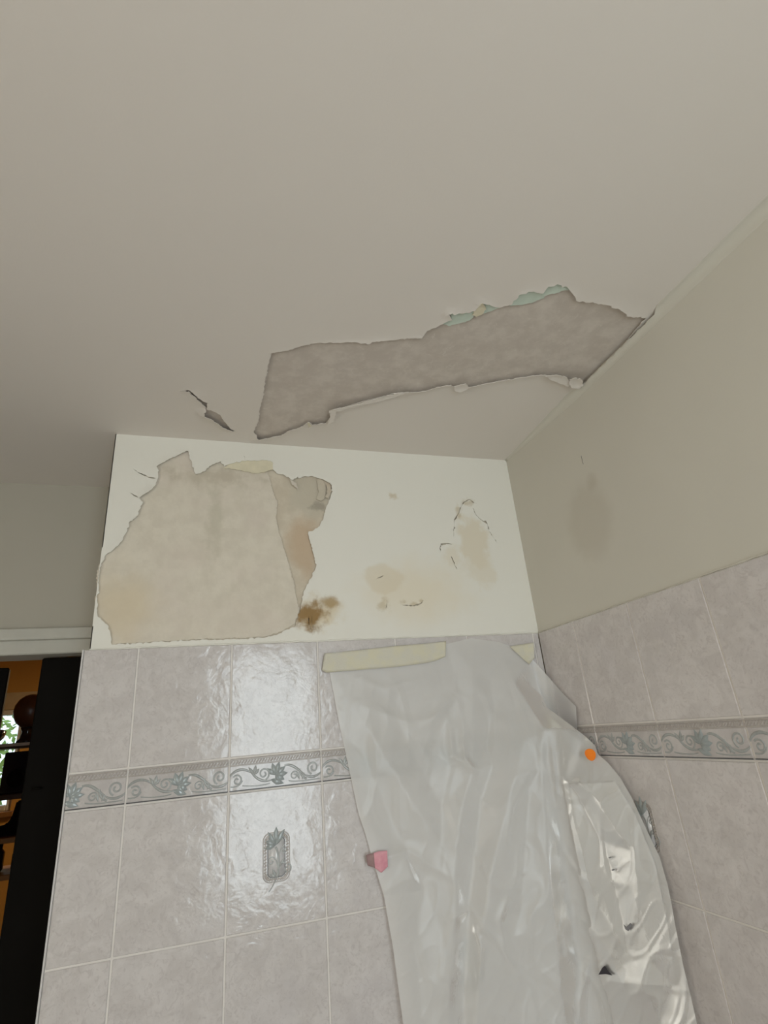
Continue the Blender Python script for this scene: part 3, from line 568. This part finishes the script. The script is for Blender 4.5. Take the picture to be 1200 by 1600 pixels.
# the loose fold at the upper right and the doubled layer lower right
def patch(name, left, right, off, n=40, m=26, mat=M_FILM2):
    L_ = np.array(left, float); R_ = np.array(right, float); t = np.linspace(0, 1, n); q = np.linspace(0, 1, len(L_)); qr = np.linspace(0, 1, len(R_))
    l = np.stack([np.interp(t, q, L_[:, k]) for k in (0, 1)], -1); r_ = np.stack([np.interp(t, qr, R_[:, k]) for k in (0, 1)], -1); x = np.linspace(0, 1, m)[None, :, None]
    UV = l[:, None]*(1-x)+r_[:, None]*x; U, V = UV[..., 0], UV[..., 1]; return under(grid_obj(name, surf(U, V, off(U, V, x[..., 0]+0*U, t[:, None]+0*U)), mat), sheet)
patch('loose_fold', [(824,1028),(834,1066),(848,1100),(878,1124),(902,1140)], [(828,1026),(852,1052),(878,1082),(900,1104),(901,1128)], lambda U, V, x, t: .005+.007*x*t+.002*wav(U, V, 30, 5)*x)
patch('overlap_layer', [(880,1225),(894,1300),(915,1400),(936,1500),(948,1534)], [(962,1222),(992,1272),(1024,1350),(1044,1450),(1056,1541)], lambda U, V, x, t: offset_field(U, V)+.004, 150, 100, M_FILM)
M_HOLE_SHADE = plain('dark_hole_shade', (.06, .055, .065), .9, .1)
def decal(name, pts, mat, parent, off, th=.0008):
    P = np.array(pts, float); c = P.mean(0); n = len(P); U, V = P[:, 0], P[:, 1]
    A = surf(U, V, off(U, V)); B = surf(U, V, off(U, V)+th); o = mk(name, mesh(name, list(A)+list(B), [tuple(range(n-1, -1, -1)), tuple(range(n, 2*n))]+[(i, (i+1) % n, (i+1) % n+n, i+n) for i in range(n)]), mat)
    if parent: under(o, parent)
    return o
offD = lambda U, V: offset_field(U, V)+.007
decal('hole_or_dirt_mark', [(935,1523),(941,1512),(945,1509),(950,1517),(957,1524),(946,1522)], M_HOLE_SHADE, sheet, offD)  # dark shape painting the shade inside a small hole in the sheet
M_SMUDGE = plain('grey_smudge', (.26, .255, .27), .9, .1)
decal('hole_or_dirt_mark', [(974,1444),(979,1448),(985,1442),(988,1445),(982,1455),(977,1452)], M_SMUDGE, sheet, offD)
decal('hole_or_dirt_mark', [(950,1340),(954,1338.5),(957,1339),(953,1341.5)], M_SMUDGE, sheet, offD); decal('hole_or_dirt_mark', [(955,1359),(959,1357.5),(961,1359),(957,1361)], M_SMUDGE, sheet, offD)
# ---------------------------------------------------------------- tapes and sticker
def tapemat(name, c1, c2, rough=.7):
    s = NM(name); n1 = s.noise(30, 4).outputs[0]; c = s.mix(s.ramp(n1, .35, .65), c1, c2); s.bump(s.noise(220, 3).outputs[0], .4, .0015); return s.fin(c, rough, .3)
M_TAPE = tapemat('masking_tape', (.64, .61, .52), (.67, .63, .485)); M_PINK = tapemat('pink_tape', (.66, .27, .33), (.76, .38, .43)); M_PINKD = tapemat('pink_tape_back', (.30, .19, .19), (.36, .24, .23)); M_ORANGE = tapemat('orange_sticker', (.95, .22, .015), (1., .26, .02), .5)
def strip(name, top, bot, mat, off, n=40, m=8, th=.0007, parent=None):
    T_ = np.array(top, float); B_ = np.array(bot, float); t = np.linspace(0, 1, n)
    a = np.stack([np.interp(t, np.linspace(0, 1, len(T_)), T_[:, k]) for k in (0, 1)], -1); b = np.stack([np.interp(t, np.linspace(0, 1, len(B_)), B_[:, k]) for k in (0, 1)], -1)
    x = np.linspace(0, 1, m)[:, None, None]; UV = a[None]*(1-x)+b[None]*x; U, V = UV[..., 0], UV[..., 1]; D = off(U, V); A = surf(U, V, D+th); B = surf(U, V, D); h, w_ = U.shape
    I = np.arange(h*w_).reshape(h, w_); q = np.stack([I[:-1, :-1], I[:-1, 1:], I[1:, 1:], I[1:, :-1]], -1).reshape(-1, 4); N_ = h*w_; rim = list(I[0, :])+list(I[1:, -1])+list(I[-1, -2::-1])+list(I[-2:0:-1, 0])
    fs = [tuple(f) for f in q]+[tuple(f[::-1]+N_) for f in q]+[(rim[i], rim[(i+1) % len(rim)], rim[(i+1) % len(rim)]+N_, rim[i]+N_) for i in range(len(rim))]
    return mk(name, mesh(name, list(A.reshape(-1, 3))+list(B.reshape(-1, 3)), fs), mat, parent, True)
tag(strip('masking_tape', [(507,1021),(560,1016),(620,1009),(660,1006),(697,1002)], [(503,1047),(510,1051),(560,1047),(620,1042),(665,1036),(682,1032),(696,1026)], M_TAPE, lambda U, V: np.maximum(.006, offset_field(U, V)+.0015)+.001*wav(U, V, 40, 2)), 'long pale masking tape strip holding the plastic sheet on the tiles', 'tape', 'masking tape on the plastic sheet')
tag(strip('masking_tape', [(796,1010),(815,1007),(834,1004)], [(822,1034),(827,1038),(835,1028)], M_TAPE, lambda U, V: np.maximum(.008, offset_field(U, V)+.002)+.001*wav(U, V, 20, 2)), 'short crumpled masking tape piece near the wall corner', 'tape', 'masking tape on the plastic sheet')
pk = tag(strip('pink_tape', [(583,1333),(592,1330),(605,1329)], [(585,1356),(596,1364),(606,1354)], M_PINK, lambda U, V: offset_field(U, V)+.006+.003*np.sin((U-583)/23*3.1), 14, 8), 'small pink tape scrap on the left edge of the plastic sheet', 'tape')
strip('folded_end', [(572,1336),(578,1334),(584,1333)], [(574,1352),(579,1354),(586,1356)], M_PINKD, lambda U, V: offset_field(U, V)+.003+.004*(U-572)/12, 8, 6, parent=pk)
ang = np.linspace(0, 2*math.pi, 28, endpoint=False)
oc = surf(np.array([922.5]), np.array([1179.]), np.array([.012]))[0]; ox = offset_field(np.array([922.5]), np.array([1179.]))[0]
oc = surf(np.array([922.5]), np.array([1179.]), np.array([ox+.012]))[0]
nrm = Vector((-.86, -.5, -.05)).normalized(); ux = nrm.cross(Vector((0, 0, 1))).normalized(); uz = ux.cross(nrm)
rad = .0125; n_ = len(ang); vs = [Vector(oc)+(ux*math.cos(a)+uz*math.sin(a))*rad*(1+.04*math.sin(3*a)) for a in ang]; vs += [v+nrm*.0012+(Vector(oc)-v)*.06 for v in vs]
tag(mk('round_sticker', mesh('round_sticker', vs, [tuple(range(n_-1, -1, -1)), tuple(range(n_, 2*n_))]+[(i, (i+1) % n_, (i+1) % n_+n_, i+n_) for i in range(n_)]), M_ORANGE), 'round bright orange sticker on the right edge of the plastic sheet', 'sticker')
# ---------------------------------------------------------------- the doorway and the hall beyond
M_DARK = plain('near_black_door', (.006, .005, .004), .7, .06, 0, .3, 8)
d1 = tag(empty('door_1', (-1.29, .38, 0)), 'dark door leaf behind the tiled wall edge', kind='structure')
under(box('leaf', (-1.304, .375, .01), (-.60, .412, ZH-.004), M_DARK, None, .003), d1); under(box('raised_panel', (-1.20, .370, .9), (-.70, .376, ZH-.12), M_DARK, None, .004), d1); under(box('raised_panel', (-1.20, .370, .12), (-.70, .376, .82), M_DARK, None, .004), d1)
under(lathe('keyhole_rose', [(.0, 0), (.012, 0), (.012, .004), (.0, .004)], (-1.272, .372, 1.72), M_DARK), d1)
d2 = tag(empty('door_2', (DX0, .40, 0)), 'dark door leaf ajar at the left edge of the doorway', kind='structure')
lf = box('leaf', (0, -.02, .01), (.64, .02, ZH-.006), M_DARK, None, .003); lf.parent = d2; d2.rotation_euler = (0, 0, math.radians(12))

# hall shell
YH = 3.2; HWX0, HWX1, HWZ0, HWZ1 = -3.0, -2.11, 1.50, 2.13
M_OCHRE = plain('ochre_hall_paint', (.62, .36, .10), .8, .2, 0, .06, 4); M_HALLW = plain('cream_hall_paint', (.60, .50, .34), .8, .2)
M_WOOD = plain('brown_wood', (.30, .16, .06), .5, .3, 0, .25, 18); M_DWOOD = plain('dark_wood', (.05, .028, .016), .5, .3, 0, .3, 18)
hb = tag(box('wall_hall_back', (-4.2, YH, 0), (HWX0, YH+.12, ZC+.1), M_OCHRE), 'ochre wall of the room beyond the doorway', kind='structure')
box('wall_panel', (HWX1, YH, 0), (.12, YH+.12, ZC+.1), M_OCHRE, hb); box('wall_panel', (HWX0, YH, 0), (HWX1, YH+.12, HWZ0), M_OCHRE, hb); box('wall_panel', (HWX0, YH, HWZ1), (HWX1, YH+.12, ZC+.1), M_OCHRE, hb)
tag(box('wall_hall_left', (-4.3, YREC+.11, 0), (-4.2, YH+.12, ZC+.1), M_OCHRE), 'ochre side wall of the room beyond', kind='structure')
tag(box('wall_hall_right', (-.35, YREC+.12, 0), (-.25, YH, ZC+.1), M_OCHRE), 'ochre partition of the room beyond', kind='structure')
tag(box('wall_hall_front', (-4.2, YREC+.001, 0), (XL-.1, YREC+.11, ZC+.1), M_OCHRE), 'ochre wall beside the doorway', kind='structure')
tag(box('ceiling_hall', (-4.3, YREC+.125, ZC+.1), (.12, YH+.12, ZC+.2), M_OCHRE), 'ochre ceiling of the room beyond', kind='structure')
w2 = tag(empty('window_2', (0, 0, 0)), 'small window with foliage outside in the room beyond', kind='structure')
winframe(w2, HWX0, HWX1, HWZ0, HWZ1, YH+.02, YH+.08, .035, False)
box('sill', (HWX0-.03, YH-.04, HWZ0-.035), (HWX1+.03, YH+.02, HWZ0), M_WOOD, w2, .004); box('cream_lintel', (HWX0-.05, YH-.012, HWZ1), (HWX1+.35, YH, HWZ1+.11), M_HALLW, w2)
# open bookcase standing in front of that window
BX0, BX1, BY0, BY1 = -2.25, -1.45, 1.55, 1.80
bc = tag(empty('bookcase', ((BX0+BX1)/2, (BY0+BY1)/2, 0)), 'dark open bookcase in the room beyond the doorway', 'bookcase')
for x in (BX0, BX1-.03): under(box('side_post', (x, BY0, 0), (x+.03, BY1, 1.9), M_DWOOD, None, .003), bc)
SH = [.1, .45, .80, 1.12, 1.375, 1.505, 1.665, 1.865]
for z_ in SH: under(box('shelf', (BX0+.03, BY0, z_-.02), (BX1-.03, BY1, z_), M_WOOD if z_ in (1.375, 1.505) else M_DWOOD, None, .002), bc)
under(box('front_edging', (BX0+.03, BY0-.004, 1.852), (BX1-.03, BY0, 1.864), plain('pale_edging', (.5, .45, .38), .4, .4), None), bc)
M_BRN = plain('brown_ceramic', (.09, .035, .015), .35, .5, 0, .2); M_BLK = plain('black_gloss', (.012, .01, .012), .15, .6)
yo = 1.64
gv = tag(empty('round_vase', (-1.655, yo, 1.865)), 'round brown ball-shaped vase on the bookcase top', 'vase')
under(lathe('body', [(.002, .062), (.03, .066), (.052, .085), (.064, .11), (.068, .135), (.064, .16), (.05, .185), (.03, .20), (.015, .205)], (-1.655, yo, 1.865), M_BRN), gv)
under(lathe('foot', [(.038, 0), (.040, .006), (.028, .02), (.022, .045), (.030, .064), (.006, .066)], (-1.655, yo, 1.865), M_BLK), gv)
bw = tag(lathe('bowl', [(.02, 0), (.035, .006), (.055, .03), (.06, .055), (.045, .062), (.02, .064), (.004, .06)], (-1.80, yo, 1.865), M_BLK), 'low dark covered bowl on the bookcase top', 'bowl')
sp = tag(empty('loudspeaker', (-1.64, yo, 1.665)), 'small black loudspeaker on the second bookcase shelf', 'speaker')
under(box('cabinet', (-1.715, yo-.05, 1.665), (-1.60, yo+.08, 1.83), M_BLK, None, .004), sp)
cn = lathe('cone', [(.038, 0), (.036, .004), (.012, -.006), (.002, -.004)], (0, 0, 0), M_DARK); cn.rotation_euler = (math.pi/2, 0, 0); cn.location = (-1.657, yo-.051, 1.725); under(cn, sp)
bt = tag(empty('boot_ornament', (-1.645, yo, 1.505)), 'dark boot-shaped ornament on the third bookcase shelf', 'ornament')
bm = bmesh.new(); prof = [(-.07, 0), (.045, 0), (.05, .06), (.045, .13), (-.005, .13), (-.015, .07), (-.03, .045), (-.065, .038), (-.078, .02)]
f0 = bm.faces.new([bm.verts.new((x-1.645, yo-.025, 1.505+z_)) for x, z_ in prof]); g = bmesh.ops.extrude_face_region(bm, geom=[f0])
for v in g['geom']:
    if isinstance(v, bmesh.types.BMVert): v.co.y += .05
bmesh.ops.bevel(bm, geom=list(bm.edges), offset=.006, segments=2, affect='EDGES')
under(mk('upper', bm_mesh('upper', bm), M_DARK), bt); under(box('sole', (-1.722, yo-.027, 1.505), (-1.595, yo+.027, 1.511), M_BLK, None), bt)
for i, (x, h, r_) in enumerate([(-1.70, .10, .030), (-1.615, .085, .026)]):
    j = tag(empty('jar', (x, yo, 1.375)), ['taller dark jar on the lower wooden bookcase shelf', 'shorter dark jar nearer the door on the lower bookcase shelf'][i], 'jar', 'jars on the lower shelf')
    under(lathe('body', [(r_*.8, 0), (r_, .01), (r_, h*.7), (r_*.6, h*.85)], (x, yo, 1.375), M_BLK), j); under(lathe('lid', [(r_*.62, h*.84), (r_*.65, h), (.003, h+.002)], (x, yo, 1.375), M_DARK), j)
pl_ = tag(empty('hall_fill_lamp', (-1.25, 2.3, 2.2)), 'unseen pendant lamp added to warm the room beyond, behind the dark door', 'lamp')  # lamp out of view, added to brighten the far room
under(lathe('shade', [(.03, .14), (.05, .135), (.12, .02), (.125, .0), (.118, .0), (.045, .128)], (-1.25, 2.3, 2.2), plain('cream_shade', (.7, .6, .42), .7)), pl_); under(lathe('cord', [(.004, .13), (.004, ZC+.099-2.2)], (-1.25, 2.3, 2.2), M_BLK, None, 8), pl_)
hl = bpy.data.lights.new('hall_fill_light', 'POINT'); hl.energy = 22; hl.color = (1, .72, .40); hl.shadow_soft_size = .04; hlo = bpy.data.objects.new('hall_fill_light', hl); COL.objects.link(hlo); hlo.location = (-1.25, 2.3, 2.19)  # added warm point light for the ochre walls
# garden shrub outside that window
s = NM('leaf_green'); c = s.mix(s.noise(6).outputs[0], (.10, .22, .04), (.36, .50, .16)); M_LEAF = s.fin(c, .5, .3)
sb = tag(empty('garden_shrub', (-2.9, 5.0, 0)), 'green leafy shrub outside the far window', 'shrub')
V_, F_ = [], []
for i in range(2600):
    p = Vector((rng.normal(-2.9, .75), rng.normal(5.0, .3), rng.uniform(.5, 2.55))); a = Vector(rng.normal(0, 1, 3)).normalized()*.05; b = a.orthogonal().normalized()*.025; k = len(V_)
    V_ += [p-a, p+b, p+a, p-b]; F_.append((k, k+1, k+2, k+3))
lv = mk('foliage', mesh('foliage', V_, F_), M_LEAF); lv['kind'] = 'stuff'; under(lv, sb)
under(lathe('stem', [(.05, 0), (.04, .8), (.02, 1.8)], (-2.9, 5.0, 0), M_DWOOD, None, 10), sb)
tag(box('ground_outside', (-8, YH+.12, -.2), (4, 9, 0), plain('garden_lawn', (.10, .17, .05), .9, .1)), 'green lawn outside the far window', kind='structure')
